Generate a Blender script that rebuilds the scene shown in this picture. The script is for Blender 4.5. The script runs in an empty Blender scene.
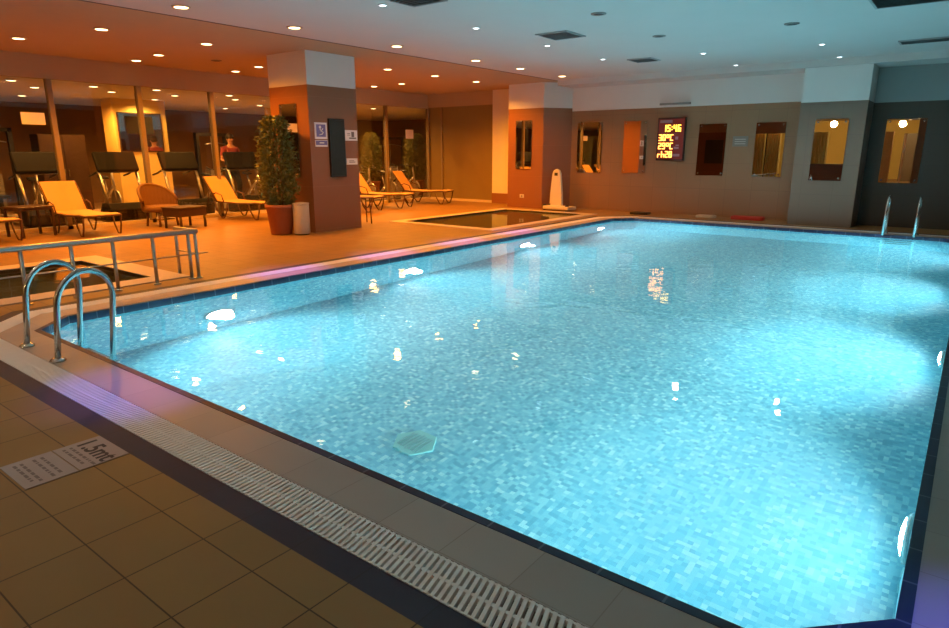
import bpy, bmesh, math, random
from mathutils import Vector, Matrix, Euler
random.seed(7)
PI = math.pi
SC = bpy.context.scene
COL = SC.collection

# ------------------------------------------------------------------ materials
def new_mat(name):
    m = bpy.data.materials.new(name); m.use_nodes = True
    nt = m.node_tree; b = nt.nodes.get('Principled BSDF')
    return m, nt, b

def lk(nt, a, b): nt.links.new(a, b)

def plain(name, col, rough=0.5, metal=0.0, noise=0.12, scale=14.0, bump=0.0, spec=0.5):
    m, nt, b = new_mat(name)
    b.inputs['Roughness'].default_value = rough
    b.inputs['Metallic'].default_value = metal
    b.inputs['Specular IOR Level'].default_value = spec
    tc = nt.nodes.new('ShaderNodeTexCoord')
    n = nt.nodes.new('ShaderNodeTexNoise'); n.inputs['Scale'].default_value = scale
    n.inputs['Detail'].default_value = 4
    lk(nt, tc.outputs['Object'], n.inputs['Vector'])
    mx = nt.nodes.new('ShaderNodeMix'); mx.data_type = 'RGBA'
    mx.inputs['A'].default_value = (*[c * (1 - noise) for c in col], 1)
    mx.inputs['B'].default_value = (*[min(1, c * (1 + noise)) for c in col], 1)
    lk(nt, n.outputs['Fac'], mx.inputs['Factor'])
    lk(nt, mx.outputs['Result'], b.inputs['Base Color'])
    if bump:
        bp = nt.nodes.new('ShaderNodeBump'); bp.inputs['Strength'].default_value = bump
        bp.inputs['Distance'].default_value = 0.01
        lk(nt, n.outputs['Fac'], bp.inputs['Height']); lk(nt, bp.outputs['Normal'], b.inputs['Normal'])
    return m

def emit(name, col, s, base=(0.02, 0.02, 0.02)):
    m, nt, b = new_mat(name)
    b.inputs['Base Color'].default_value = (*base, 1)
    b.inputs['Emission Color'].default_value = (*col, 1)
    b.inputs['Emission Strength'].default_value = s
    return m

def mth(nt, op, a, b=None):
    n = nt.nodes.new('ShaderNodeMath'); n.operation = op
    for i, v in enumerate((a, b)):
        if v is None: continue
        if isinstance(v, (int, float)): n.inputs[i].default_value = v
        else: lk(nt, v, n.inputs[i])
    return n.outputs[0]

def tiled(name, c1, c2, joint, px, py, pz=None, ox=0, oy=0, oz=0, jw=0.006, rough=0.45, spec=0.5, grime=0.25):
    """stone / ceramic tile in object space; pitch px,py,(pz) (None = no joints along that axis)"""
    m, nt, b = new_mat(name)
    tc = nt.nodes.new('ShaderNodeTexCoord')
    sp = nt.nodes.new('ShaderNodeSeparateXYZ'); lk(nt, tc.outputs['Object'], sp.inputs[0])
    cells, lines = [], None
    for out, p, o in ((sp.outputs[0], px, ox), (sp.outputs[1], py, oy), (sp.outputs[2], pz, oz)):
        if not p:
            cells.append(0.0); continue
        q = mth(nt, 'DIVIDE', mth(nt, 'SUBTRACT', out, o), p)
        fl = mth(nt, 'FLOOR', q); cells.append(fl)
        fr = mth(nt, 'SUBTRACT', q, fl)
        d = mth(nt, 'MINIMUM', fr, mth(nt, 'SUBTRACT', 1.0, fr))
        l = mth(nt, 'LESS_THAN', d, jw * 0.5 / p)
        lines = l if lines is None else mth(nt, 'MAXIMUM', lines, l)
    cb = nt.nodes.new('ShaderNodeCombineXYZ')
    for i, c in enumerate(cells):
        if isinstance(c, float): cb.inputs[i].default_value = c
        else: lk(nt, c, cb.inputs[i])
    wn = nt.nodes.new('ShaderNodeTexWhiteNoise'); lk(nt, cb.outputs[0], wn.inputs['Vector'])
    ns = nt.nodes.new('ShaderNodeTexNoise'); ns.inputs['Scale'].default_value = 3.5; ns.inputs['Detail'].default_value = 5
    lk(nt, tc.outputs['Object'], ns.inputs['Vector'])
    f = mth(nt, 'ADD', mth(nt, 'MULTIPLY', wn.outputs['Value'], 1 - grime), mth(nt, 'MULTIPLY', ns.outputs['Fac'], grime))
    mx = nt.nodes.new('ShaderNodeMix'); mx.data_type = 'RGBA'
    mx.inputs['A'].default_value = (*c1, 1); mx.inputs['B'].default_value = (*c2, 1)
    lk(nt, f, mx.inputs['Factor'])
    last = mx.outputs['Result']
    if lines is not None:
        m2 = nt.nodes.new('ShaderNodeMix'); m2.data_type = 'RGBA'
        m2.inputs['B'].default_value = (*joint, 1)
        lk(nt, last, m2.inputs['A']); lk(nt, lines, m2.inputs['Factor'])
        last = m2.outputs['Result']
    lk(nt, last, b.inputs['Base Color'])
    b.inputs['Roughness'].default_value = rough
    b.inputs['Specular IOR Level'].default_value = spec
    return m

def mosaic(name):
    m, nt, b = new_mat(name)
    tc = nt.nodes.new('ShaderNodeTexCoord')
    def layer(s):
        v = nt.nodes.new('ShaderNodeVectorMath'); v.operation = 'SCALE'; v.inputs['Scale'].default_value = 1 / s
        lk(nt, tc.outputs['Object'], v.inputs[0])
        a = nt.nodes.new('ShaderNodeVectorMath'); a.operation = 'ADD'; a.inputs[1].default_value = (0.31, 0.27, 0.41)
        lk(nt, v.outputs[0], a.inputs[0])
        f = nt.nodes.new('ShaderNodeVectorMath'); f.operation = 'FLOOR'; lk(nt, a.outputs[0], f.inputs[0])
        w = nt.nodes.new('ShaderNodeTexWhiteNoise'); lk(nt, f.outputs[0], w.inputs['Vector'])
        return w.outputs['Value']
    w = layer(0.033)
    cr = nt.nodes.new('ShaderNodeValToRGB'); lk(nt, w, cr.inputs[0])
    e = cr.color_ramp; e.interpolation = 'CONSTANT'
    cols = [(0.0, (0.085, 0.42, 0.56)), (0.16, (0.13, 0.51, 0.64)), (0.45, (0.185, 0.59, 0.69)), (0.75, (0.26, 0.67, 0.74)), (0.92, (0.42, 0.79, 0.82))]
    e.elements[0].position = 0; e.elements[0].color = (*cols[0][1], 1)
    e.elements[1].position = cols[1][0]; e.elements[1].color = (*cols[1][1], 1)
    for p, c in cols[2:]:
        x = e.elements.new(p); x.color = (*c, 1)
    lk(nt, cr.outputs[0], b.inputs['Base Color'])
    b.inputs['Roughness'].default_value = 0.35
    return m

def water_mat(name, bump, sc, tint=(1, 1, 1), scat=0):
    m, nt, b = new_mat(name)
    nt.nodes.remove(b)
    out = nt.nodes['Material Output']
    g = nt.nodes.new('ShaderNodeBsdfGlass'); g.inputs['IOR'].default_value = 1.333
    g.inputs['Roughness'].default_value = 0.0; g.inputs['Color'].default_value = (*tint, 1)
    tc = nt.nodes.new('ShaderNodeTexCoord')
    n = nt.nodes.new('ShaderNodeTexNoise'); n.inputs['Scale'].default_value = sc
    n.inputs['Detail'].default_value = 1.5; n.inputs['Distortion'].default_value = 0.6
    lk(nt, tc.outputs['Object'], n.inputs['Vector'])
    bp = nt.nodes.new('ShaderNodeBump'); bp.inputs['Strength'].default_value = 1.0; bp.inputs['Distance'].default_value = bump
    lk(nt, n.outputs['Fac'], bp.inputs['Height']); lk(nt, bp.outputs['Normal'], g.inputs['Normal'])
    lk(nt, g.outputs[0], out.inputs['Surface'])
    if scat:
        v = nt.nodes.new('ShaderNodeVolumeScatter'); v.inputs['Color'].default_value = (0.8, 0.97, 1, 1)
        v.inputs['Density'].default_value = scat; v.inputs['Anisotropy'].default_value = 0.35
        lk(nt, v.outputs[0], out.inputs['Volume'])
    return m

def glass_mat(name, tint, base=0.05, edge=0.5):
    m, nt, b = new_mat(name)
    nt.nodes.remove(b); out = nt.nodes['Material Output']
    t = nt.nodes.new('ShaderNodeBsdfTransparent'); t.inputs['Color'].default_value = (*tint, 1)
    g = nt.nodes.new('ShaderNodeBsdfGlossy'); g.inputs['Roughness'].default_value = 0.01
    lw = nt.nodes.new('ShaderNodeLayerWeight'); lw.inputs['Blend'].default_value = 0.5
    p = mth(nt, 'POWER', lw.outputs['Facing'], 3.0)
    f = mth(nt, 'ADD', mth(nt, 'MULTIPLY', p, edge), base)
    mx = nt.nodes.new('ShaderNodeMixShader'); lk(nt, f, mx.inputs[0])
    lk(nt, t.outputs[0], mx.inputs[1]); lk(nt, g.outputs[0], mx.inputs[2])
    lk(nt, mx.outputs[0], out.inputs['Surface'])
    return m

M = {}
M['floor'] = tiled('floor_tile', (0.22, 0.124, 0.043), (0.31, 0.173, 0.058), (0.07, 0.040, 0.018), 0.333, 0.305, ox=-2.24, oy=0.817, jw=0.006, rough=0.42, grime=0.55, spec=0.22)
M['coping'] = tiled('coping_tile', (0.38, 0.315, 0.27), (0.45, 0.375, 0.32), (0.3, 0.24, 0.2), 0.33, 0.333, ox=-2.1, oy=2.3, jw=0.004, rough=0.38)
M['navy'] = tiled('navy_nosing_tile', (0.005, 0.008, 0.035), (0.008, 0.013, 0.05), (0.10, 0.11, 0.16), 0.25, 0.25, ox=0.11, oy=0.03, jw=0.009, rough=0.45)
M['strip'] = tiled('navy_strip_tile', (0.016, 0.015, 0.030), (0.023, 0.021, 0.040), (0.015, 0.013, 0.02), 0.333, 0.305, ox=-2.24, oy=0.97, jw=0.006, rough=0.6)
M['mosaic'] = mosaic('blue_glass_mosaic')
M['water'] = water_mat('pool_water', 0.0028, 3.2, (0.95, 1.0, 1.0), 0.04)
M['still'] = water_mat('still_water', 0.002, 2.0, (0.8, 0.85, 0.75))
M['olive'] = tiled('olive_basin_tile', (0.20, 0.17, 0.08), (0.27, 0.22, 0.11), (0.14, 0.12, 0.06), 0.1, 0.1, 0.1, ox=0.03, oy=0.03, oz=0.03)
M['pale'] = plain('pale_marble_border', (0.62, 0.51, 0.40), 0.3, noise=0.08)
M['grate'] = plain('white_plastic_grating', (0.88, 0.86, 0.84), 0.4, noise=0.05)
M['dark'] = plain('dark_channel', (0.02, 0.018, 0.016), 0.8)
M['ceil'] = plain('ceiling_plaster', (0.62, 0.585, 0.55), 0.9, noise=0.03, scale=2, spec=0.1)
M['beige'] = plain('beige_lounge_ceiling_paint', (0.45, 0.345, 0.225), 0.9, noise=0.03, scale=2, spec=0.1)
M['white'] = plain('white_wall_paint', (0.74, 0.72, 0.68), 0.8, noise=0.03, scale=3, spec=0.2)
M['walltile'] = tiled('brown_wall_tile', (0.265, 0.138, 0.066), (0.295, 0.156, 0.077), (0.2, 0.105, 0.055), 0.6, None, 0.6, ox=0.05, oz=0.05, jw=0.006, rough=0.5, grime=0.5)
M['pillartile'] = tiled('brown_pillar_tile', (0.230, 0.088, 0.036), (0.255, 0.10, 0.042), (0.29, 0.13, 0.065), None, None, 0.82, oz=0.05, jw=0.006, rough=0.5, grime=0.6)
M['greytile'] = tiled('grey_brown_wall_tile', (0.165, 0.112, 0.080), (0.182, 0.126, 0.090), (0.13, 0.09, 0.066), 0.6, None, 0.6, ox=0.05, oz=0.05, jw=0.006, rough=0.5, grime=0.5)
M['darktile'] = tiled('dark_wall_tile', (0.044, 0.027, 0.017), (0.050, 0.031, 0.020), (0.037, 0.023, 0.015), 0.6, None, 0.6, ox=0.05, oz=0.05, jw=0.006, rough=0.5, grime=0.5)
M['steel'] = plain('brushed_steel', (0.62, 0.62, 0.60), 0.22, 1.0, 0.05)
M['satin'] = plain('satin_steel', (0.52, 0.50, 0.46), 0.35, 1.0, 0.05)
M['mirror'] = plain('mirror_silver', (0.80, 0.80, 0.78), 0.0, 1.0, 0.0)
M['sling'] = plain('cream_sling_fabric', (0.56, 0.33, 0.15), 0.8, noise=0.08, scale=60, bump=0.2)
M['bronze'] = plain('brown_lounger_frame', (0.085, 0.035, 0.02), 0.4)
M['wicker'] = plain('brown_wicker', (0.16, 0.075, 0.028), 0.6, noise=0.4, scale=70, bump=0.6)
M['darkwood'] = plain('dark_wood', (0.05, 0.025, 0.015), 0.35, noise=0.3)
M['terra'] = plain('terracotta', (0.34, 0.115, 0.05), 0.7)
M['binm'] = plain('painted_bin_metal', (0.50, 0.45, 0.38), 0.4, noise=0.05)
M['leaf'] = plain('leaf_green', (0.12, 0.13, 0.036), 0.5, noise=0.5, scale=9)
M['stem'] = plain('plant_stem', (0.12, 0.07, 0.03), 0.8)
M['soil'] = plain('potting_soil', (0.05, 0.03, 0.02), 0.9)
M['groove'] = plain('ceiling_groove', (0.12, 0.095, 0.08), 0.8)
M['black'] = plain('black_plastic', (0.015, 0.014, 0.013), 0.4)
M['matte'] = plain('matte_black_plastic', (0.008, 0.007, 0.006), 0.7, spec=0.2)
M['blackglass'] = plain('black_glass_panel', (0.025, 0.03, 0.028), 0.25)
M['grey'] = plain('grey_plastic', (0.22, 0.2, 0.18), 0.45)
M['whiteplas'] = plain('white_plastic', (0.62, 0.56, 0.46), 0.4, noise=0.04)
M['paper'] = plain('white_sign_board', (0.80, 0.76, 0.76), 0.5, noise=0.03)
M['violet'] = plain('violet_sign_print', (0.17, 0.15, 0.36), 0.5)
M['ink'] = plain('dark_sign_ink', (0.03, 0.025, 0.03), 0.6)
M['faint'] = plain('worn_sign_ink', (0.16, 0.13, 0.13), 0.6)
M['shadepaint'] = plain('recess_shade_paint', (0.30, 0.33, 0.32), 0.8, noise=0.03, scale=3, spec=0.2)  # shading of the recess upper wall is put into this darker colour
M['red'] = plain('red_foam', (0.42, 0.03, 0.02), 0.7)
M['cream'] = plain('cream_foam', (0.5, 0.42, 0.32), 0.7)
M['plate'] = plain('depth_plate_stone', (0.34, 0.28, 0.27), 0.45, noise=0.12, scale=6)
M['drain'] = plain('faded_drain_cover', (0.22, 0.60, 0.56), 0.6, noise=0.1)
M['drainslot'] = plain('drain_slot', (0.15, 0.40, 0.42), 0.6)
M['glass'] = glass_mat('gym_glass', (0.86, 0.86, 0.84), 0.05, 0.75)
M['frost'] = plain('tinted_opaque_glass', (0.23, 0.165, 0.065), 0.28, noise=0.05, scale=2)
M['mull'] = plain('aluminium_mullion', (0.26, 0.20, 0.13), 0.5, 0.2, noise=0.04)
M['gymwall'] = plain('gym_wall_paint', (0.24, 0.14, 0.06), 0.8, noise=0.05, scale=2)
M['gymyellow'] = plain('gym_yellow_paint', (0.80, 0.55, 0.16), 0.7, noise=0.04)
M['gymfloor'] = plain('gym_floor_wood', (0.36, 0.23, 0.12), 0.6)
M['vent'] = plain('vent_metal', (0.10, 0.11, 0.11), 0.6)
M['ventp'] = plain('vent_pale_metal', (0.34, 0.34, 0.33), 0.6)
M['lampglow'] = emit('warm_lamp_glow', (1, 0.70, 0.34), 9)
M['coolglow'] = emit('cool_lamp_glow', (0.85, 0.93, 1), 5)
M['poolglow'] = emit('pool_lamp_glow', (0.80, 0.98, 1.0), 60)
M['ledy'] = emit('led_yellow', (1, 0.55, 0.05), 5)
M['ledo'] = emit('led_orange', (1, 0.36, 0.06), 6)
M['ledback'] = emit('led_red_back', (1, 0.03, 0.01), 0.10)
M['ledlabel'] = plain('led_board_label', (0.30, 0.24, 0.27), 0.6)
M['redwood'] = plain('red_brown_wood', (0.16, 0.045, 0.018), 0.4, noise=0.25)
M['curtain'] = plain('yellow_curtain', (0.62, 0.50, 0.18), 0.8)
M['orange'] = plain('orange_column_paint', (0.75, 0.32, 0.07), 0.6)
M['skin'] = plain('skin', (0.52, 0.26, 0.15), 0.6, noise=0.05)
M['maroon'] = plain('maroon_cloth', (0.26, 0.035, 0.035), 0.8)
M['hair'] = plain('dark_hair', (0.02, 0.012, 0.008), 0.6)
M['navycloth'] = plain('dark_trousers', (0.03, 0.03, 0.04), 0.8)

# ------------------------------------------------------------------ geometry helpers
class MB:
    def __init__(s): s.bm = bmesh.new()
    def box(s, x0, x1, y0, y1, z0, z1, mat=None):
        vs = [s.bm.verts.new(p) for p in ((x0,y0,z0),(x1,y0,z0),(x1,y1,z0),(x0,y1,z0),(x0,y0,z1),(x1,y0,z1),(x1,y1,z1),(x0,y1,z1))]
        if mat is not None:
            for v in vs: v.co = mat @ v.co
        for f in ((0,3,2,1),(4,5,6,7),(0,1,5,4),(1,2,6,5),(2,3,7,6),(3,0,4,7)): s.bm.faces.new([vs[i] for i in f])
        return s
    def cbox(s, c, d, rot=None):
        m = Matrix.Translation(c)
        if rot: m = m @ Euler(rot).to_matrix().to_4x4()
        return s.box(-d[0]/2, d[0]/2, -d[1]/2, d[1]/2, -d[2]/2, d[2]/2, m)
    def prism(s, poly, z0, z1):
        n = len(poly)
        a = [s.bm.verts.new((p[0], p[1], z0)) for p in poly]; b = [s.bm.verts.new((p[0], p[1], z1)) for p in poly]
        s.bm.faces.new(a[::-1]); s.bm.faces.new(b)
        for i in range(n): s.bm.faces.new((a[i], a[(i+1)%n], b[(i+1)%n], b[i]))
        return s
    def extrude_profile(s, prof, axis, a0, a1):
        """prof: list of 2D points, extruded along axis x or y"""
        def P(p, t): return (t, p[0], p[1]) if axis == 'x' else (p[0], t, p[1])
        n = len(prof)
        a = [s.bm.verts.new(P(p, a0)) for p in prof]; b = [s.bm.verts.new(P(p, a1)) for p in prof]
        s.bm.faces.new(a); s.bm.faces.new(b[::-1])
        for i in range(n): s.bm.faces.new((a[(i+1)%n], a[i], b[i], b[(i+1)%n]))
        return s
    def tube(s, pts, r, n=8, caps=True):
        pts = [Vector(p) for p in pts]; rings = []
        up = Vector((0, 0, 1))
        for i, p in enumerate(pts):
            t = (pts[min(i+1, len(pts)-1)] - pts[max(i-1, 0)]).normalized()
            if i == 0:
                u = t.cross(up)
                if u.length < 1e-3: u = t.cross(Vector((0, 1, 0)))
                u.normalize()
            else:
                u = (u - t * u.dot(t)).normalized()
            w = t.cross(u)
            rr = r[i] if isinstance(r, (list, tuple)) else r
            rings.append([s.bm.verts.new(p + (u * math.cos(2*PI*k/n) + w * math.sin(2*PI*k/n)) * rr) for k in range(n)])
        for a, b in zip(rings, rings[1:]):
            for k in range(n):
                f = s.bm.faces.new((a[k], a[(k+1)%n], b[(k+1)%n], b[k])); f.smooth = True
        if caps:
            s.bm.faces.new(rings[0][::-1]); s.bm.faces.new(rings[-1])
        return s
    def lathe(s, prof, c=(0, 0, 0), n=20, smooth=True, mat=None, caps=True):
        rings = []
        for r, z in prof:
            ring = []
            for k in range(n):
                v = Vector((r * math.cos(2*PI*k/n), r * math.sin(2*PI*k/n), z))
                if mat is not None: v = mat @ v
                ring.append(s.bm.verts.new(v + Vector(c)))
            rings.append(ring)
        for a, b in zip(rings, rings[1:]):
            for k in range(n):
                f = s.bm.faces.new((a[k], a[(k+1)%n], b[(k+1)%n], b[k])); f.smooth = smooth
        if caps: s.bm.faces.new(rings[0][::-1]); s.bm.faces.new(rings[-1])
        return s
    def quad(s, a, b, c, d):
        s.bm.faces.new([s.bm.verts.new(p) for p in (a, b, c, d)]); return s
    def build(s, name, mat, parent=None, bevel=0.0, kind=None):
        bmesh.ops.recalc_face_normals(s.bm, faces=s.bm.faces[:])
        me = bpy.data.meshes.new(name); s.bm.to_mesh(me); s.bm.free()
        me.materials.append(M[mat] if isinstance(mat, str) else mat)
        o = bpy.data.objects.new(name, me); COL.objects.link(o)
        if parent is not None: o.parent = parent
        if bevel:
            b = o.modifiers.new('bevel', 'BEVEL'); b.width = bevel; b.segments = 2; b.limit_method = 'ANGLE'
        if kind: o['kind'] = kind
        return o

def tag(o, label, cat, group=None, kind=None):
    o['label'] = label; o['category'] = cat
    if group: o['group'] = group
    if kind: o['kind'] = kind
    return o

def thing(name, label, cat, loc=(0, 0, 0), rz=0.0, group=None):
    o = bpy.data.objects.new(name, None); COL.objects.link(o)
    o.empty_display_size = 0.1
    o.location = loc; o.rotation_euler = (0, 0, rz)
    return tag(o, label, cat, group)

KIDS = {}
def copy_tree(o, parent=None):
    c = o.copy(); COL.objects.link(c)
    if parent is not None: c.parent = parent
    for ch in [x for x in COL.objects if x.parent == o]: copy_tree(ch, c)
    return c

def dup(proto, label, loc, rz=0.0, group=None):
    c = copy_tree(proto); c.location = loc; c.rotation_euler = (0, 0, rz); c['label'] = label
    if group: c['group'] = group
    return c

def struct(name, mb, mat, label=None):
    o = mb.build(name, mat, kind='structure')
    if label: tag(o, label, name.split('_')[0])
    return o

def text_mesh(body, size, depth, name, mat, parent, loc, rot):
    cu = bpy.data.curves.new(name, 'FONT'); cu.body = body; cu.size = size; cu.extrude = depth; cu.offset = 0.0025
    cu.align_x = 'CENTER'; cu.align_y = 'CENTER'
    t = bpy.data.objects.new(name, cu); COL.objects.link(t)
    dg = bpy.context.evaluated_depsgraph_get()
    me = bpy.data.meshes.new_from_object(t.evaluated_get(dg))
    bpy.data.objects.remove(t)
    me.materials.clear(); me.materials.append(M[mat])
    o = bpy.data.objects.new(name, me); COL.objects.link(o); o.parent = parent
    o.location = loc; o.rotation_euler = rot
    return o

# ------------------------------------------------------------------ camera
cam = bpy.data.cameras.new('camera'); co = bpy.data.objects.new('camera', cam); COL.objects.link(co)
cam.sensor_width = 36.0; cam.lens = 638.36 * 36.0 / 949.0
co.location = (0, 0, 1.5)
co.rotation_euler = (PI / 2 - math.radians(14.183), 0, math.radians(37.709))
cam.clip_start = 0.05; cam.clip_end = 200
SC.camera = co

# ------------------------------------------------------------------ pool
X0, X1, Y0, Y1, CH = -6.62, 0.0, 1.93, 14.25, 0.35
CEIL = 3.3
WZ = -0.045
def octo(d):
    c = CH + d * (2 - math.sqrt(2))
    a, b, e, f = X0 - d, X1 + d, Y0 - d, Y1 + d
    return [(a + c, e), (b - c, e), (b, e + c), (b, f - c), (b - c, f), (a + c, f), (a, f - c), (a, e + c)]
def ring(d0, d1, z0, z1):
    mb = MB(); A, B = octo(d0), octo(d1)
    for i in range(8):
        j = (i + 1) % 8
        mb.prism([B[i], B[j], A[j], A[i]], z0, z1)
    return mb
D_NOSE, D_COP, D_GR, D_STR = 0.045, 0.305, 0.51, 0.635
# basin
mb = MB(); A = octo(0.0)
mb.prism(octo(0.3), -1.75, -1.5)
o = struct('floor_pool', mb, 'mosaic')
struct('wall_pool', ring(0.0, 0.3, -1.5, -0.16), 'mosaic')
struct('trim_1', ring(0.0, D_NOSE, -0.16, 0.003), 'navy')
struct('trim_2', ring(D_NOSE, D_COP, -0.16, 0.0), 'coping')
struct('trim_3', ring(D_COP, D_GR, -0.16, -0.10), 'dark')
struct('trim_4', ring(D_GR, D_STR, -0.16, 0.0), 'strip')
w = MB().prism(octo(0.03), -1.6, WZ)
tag(w.build('pool_water', 'water'), 'clear rippled turquoise water filling the big lit swimming pool', 'water', kind='stuff')

# overflow grating, one run per pool side (chamfers go with the short runs)
A, B = octo(D_COP + 0.004), octo(D_GR - 0.004)
def grating_run(edges, label):
    mb = MB()
    for i in edges:
        j = (i + 1) % 8
        a0, a1, b0, b1 = Vector(A[i]), Vector(A[j]), Vector(B[i]), Vector(B[j])
        L = (a1 - a0).length; n = max(3, int(L / 0.029)); h = 0.5 * 0.016 / L
        for k in range(n):
            t = (k + 0.5) / n
            p = [a0.lerp(a1, t - h), a0.lerp(a1, t + h), b0.lerp(b1, t + h), b0.lerp(b1, t - h)]
            mb.prism([p[3], p[2], p[1], p[0]], -0.022, 0.002)
        for f0, f1 in ((0.0, 0.05), (0.46, 0.54), (0.95, 1.0)):
            mb.prism([a0.lerp(b0, f1), a1.lerp(b1, f1), a1.lerp(b1, f0), a0.lerp(b0, f0)], -0.028, -0.001)
    tag(mb.build('overflow_grating', 'grate'), label, 'grating')
grating_run((0, 7), 'white slatted overflow grating along the near pool edge')
grating_run((1, 2), 'white slatted overflow grating along the right-hand pool edge')
grating_run((3, 4), 'white slatted overflow grating along the far pool edge below the walls')
grating_run((5, 6), 'white slatted overflow grating along the lounge side of the pool')

# deck floor
xs0, xs1, ys0, ys1 = X0 - D_STR, X1 + D_STR, Y0 - D_STR, Y1 + D_STR
c = CH + D_STR * (2 - math.sqrt(2))
GX, BY, RX, FY = -14.4, -6.0, 2.6, 17.2
SP1 = (-9.95, -7.92, 0.3, 3.70)      # small pool beside the railing (inner)
SP2 = (-10.05, -7.70, 10.45, 14.40)  # small pool at the back
mb = MB()
def slab(x0, x1, y0, y1): mb.box(x0, x1, y0, y1, -0.25, 0.0)
slab(GX, RX, BY, 0.3); slab(SP1[1], RX, 0.3, ys0); slab(GX, SP1[0], 0.3, ys0)
slab(xs1, RX, ys0, FY); slab(xs0, xs1, ys1, FY)
slab(GX, SP1[0], ys0, SP1[3]); slab(SP1[1], xs0, ys0, SP1[3])
slab(GX, xs0, SP1[3], SP2[2])
slab(GX, SP2[0], SP2[2], SP2[3]); slab(SP2[1], xs0, SP2[2], SP2[3]); slab(GX, xs0, SP2[3], FY)
for sx, sy in ((xs0, ys0), (xs1, ys0), (xs1, ys1), (xs0, ys1)):
    ex = sx + (c if sx == xs0 else -c); ey = sy + (c if sy == ys0 else -c)
    tri = [(sx, sy), (ex, sy), (sx, ey)]
    if (sx == xs0) != (sy == ys0): tri = tri[::-1]
    mb.prism(tri, -0.25, 0.0)
struct('floor', mb, 'floor')

def small_pool(sp, bw, label, n):
    x0, x1, y0, y1 = sp
    mb = MB(); mb.box(x0, x1, y0, y1, -0.6, -0.5)
    for a in ((x0 - .1, x0, y0, y1), (x1, x1 + .1, y0, y1), (x0, x1, y0 - .1, y0), (x0, x1, y1, y1 + .1)):
        mb.box(*a, -0.6, -0.26)
    struct('wall_basin_%d' % n, mb, 'olive')
    mb = MB()
    for a in ((x0 - bw, x0, y0 - bw, y1 + bw), (x1, x1 + bw, y0 - bw, y1 + bw), (x0, x1, y0 - bw, y0), (x0, x1, y1, y1 + bw)):
        mb.box(*a, -0.02, 0.012)
    struct('trim_%d' % (4 + n), mb, 'pale')
    mb = MB(); mb.quad((x0, y0, -0.022), (x1, y0, -0.022), (x1, y1, -0.022), (x0, y1, -0.022))
    tag(mb.build('pool_water', 'still'), label, 'water', kind='stuff')
small_pool(SP1, 0.33, 'still dark water of the small pool behind the railing', 1)
small_pool(SP2, 0.26, 'still dark water of the small pale-bordered pool before the back pillar', 2)

# ------------------------------------------------------------------ ceiling
mb = MB(); mb.box(-8.97, RX + .1, BY - .1, FY + .1, CEIL, CEIL + 0.15)
struct('ceiling', mb, 'ceil')
mb = MB(); mb.box(GX - 0.1, -8.97, BY - .1, FY + .1, CEIL, CEIL + 0.15)
struct('ceiling_lounge', mb, 'beige')
mb = MB(); mb.box(-8.985, -8.955, BY, 15.25, CEIL - 0.006, CEIL + 0.01)
struct('trim_7', mb, 'groove')
mb = MB(); mb.box(-8.9, RX, 15.0, 16.0, 3.17, CEIL)
struct('trim_8', mb, 'ceil')

# ------------------------------------------------------------------ far walls
TZ = 2.58
def two_tone(name, poly, tz, lower, upper):
    mb = MB(); mb.prism(poly, 0, tz); struct(name, mb, lower)
    # upper plaster sits flush, recessed 6 mm so that the tiles end in a lip
    mb = MB(); mb.prism(poly, tz, CEIL); struct(name + '_upper', mb, upper)
two_tone('wall_back', [(-8.95, 15.9), (-3.1, 15.9), (-3.1, 16.2), (-8.95, 16.2)], TZ, 'walltile', 'white')
two_tone('wall_corner', [(-10.56, 15.2), (-9.42, 15.2), (-8.95, 15.9), (-8.95, 16.4), (-10.56, 16.4)], 2.66, 'pillartile', 'white')
two_tone('wall_pier', [(-3.14, 15.1), (-1.93, 15.1), (-1.93, 16.2), (-3.14, 16.2)], 2.50, 'greytile', 'white')
two_tone('wall_recess', [(-1.93, 15.9), (RX, 15.9), (RX, 16.2), (-1.93, 16.2)], 2.49, 'darktile', 'shadepaint')
# right wall and wall behind the photographer
mb = MB(); mb.box(RX, RX + .2, BY, FY, 0, CEIL); struct('wall_right', mb, 'darktile')
# lounge column
PX0, PX1, PY0, PY1 = -11.1, -9.95, 7.87, 9.05
two_tone('wall_column', [(PX0, PY0), (PX1, PY0), (PX1, PY1), (PX0, PY1)], 2.71, 'pillartile', 'white')

# ------------------------------------------------------------------ gym glass front
GT = 2.87
mb = MB(); mb.box(GX - 0.12, GX, BY, 16.2, GT, CEIL); struct('wall_left', mb, 'beige')
mb = MB(); mb.box(GX - 0.06, GX + 0.05, BY, 16.2, 0.0, 0.07); struct('baseboard_left', mb, 'pale')
muls = [-1.6, 0.1, 1.8, 3.5, 5.24, 6.94, 8.6, 10.4, 12.3, 14.25, 16.17]
ti = 9
for i, y in enumerate(muls):
    mb = MB(); mb.box(GX - 0.06, GX + 0.05, y - 0.045, y + 0.045, 0.0, GT); struct('trim_%d' % ti, mb, 'mull'); ti += 1
for i in range(len(muls) - 1):
    mb = MB(); mb.box(GX - 0.012, GX - 0.002, muls[i] + 0.045, muls[i+1] - 0.045, 0.07, GT)
    struct('window_%d' % (i + 1), mb, 'glass')
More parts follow.
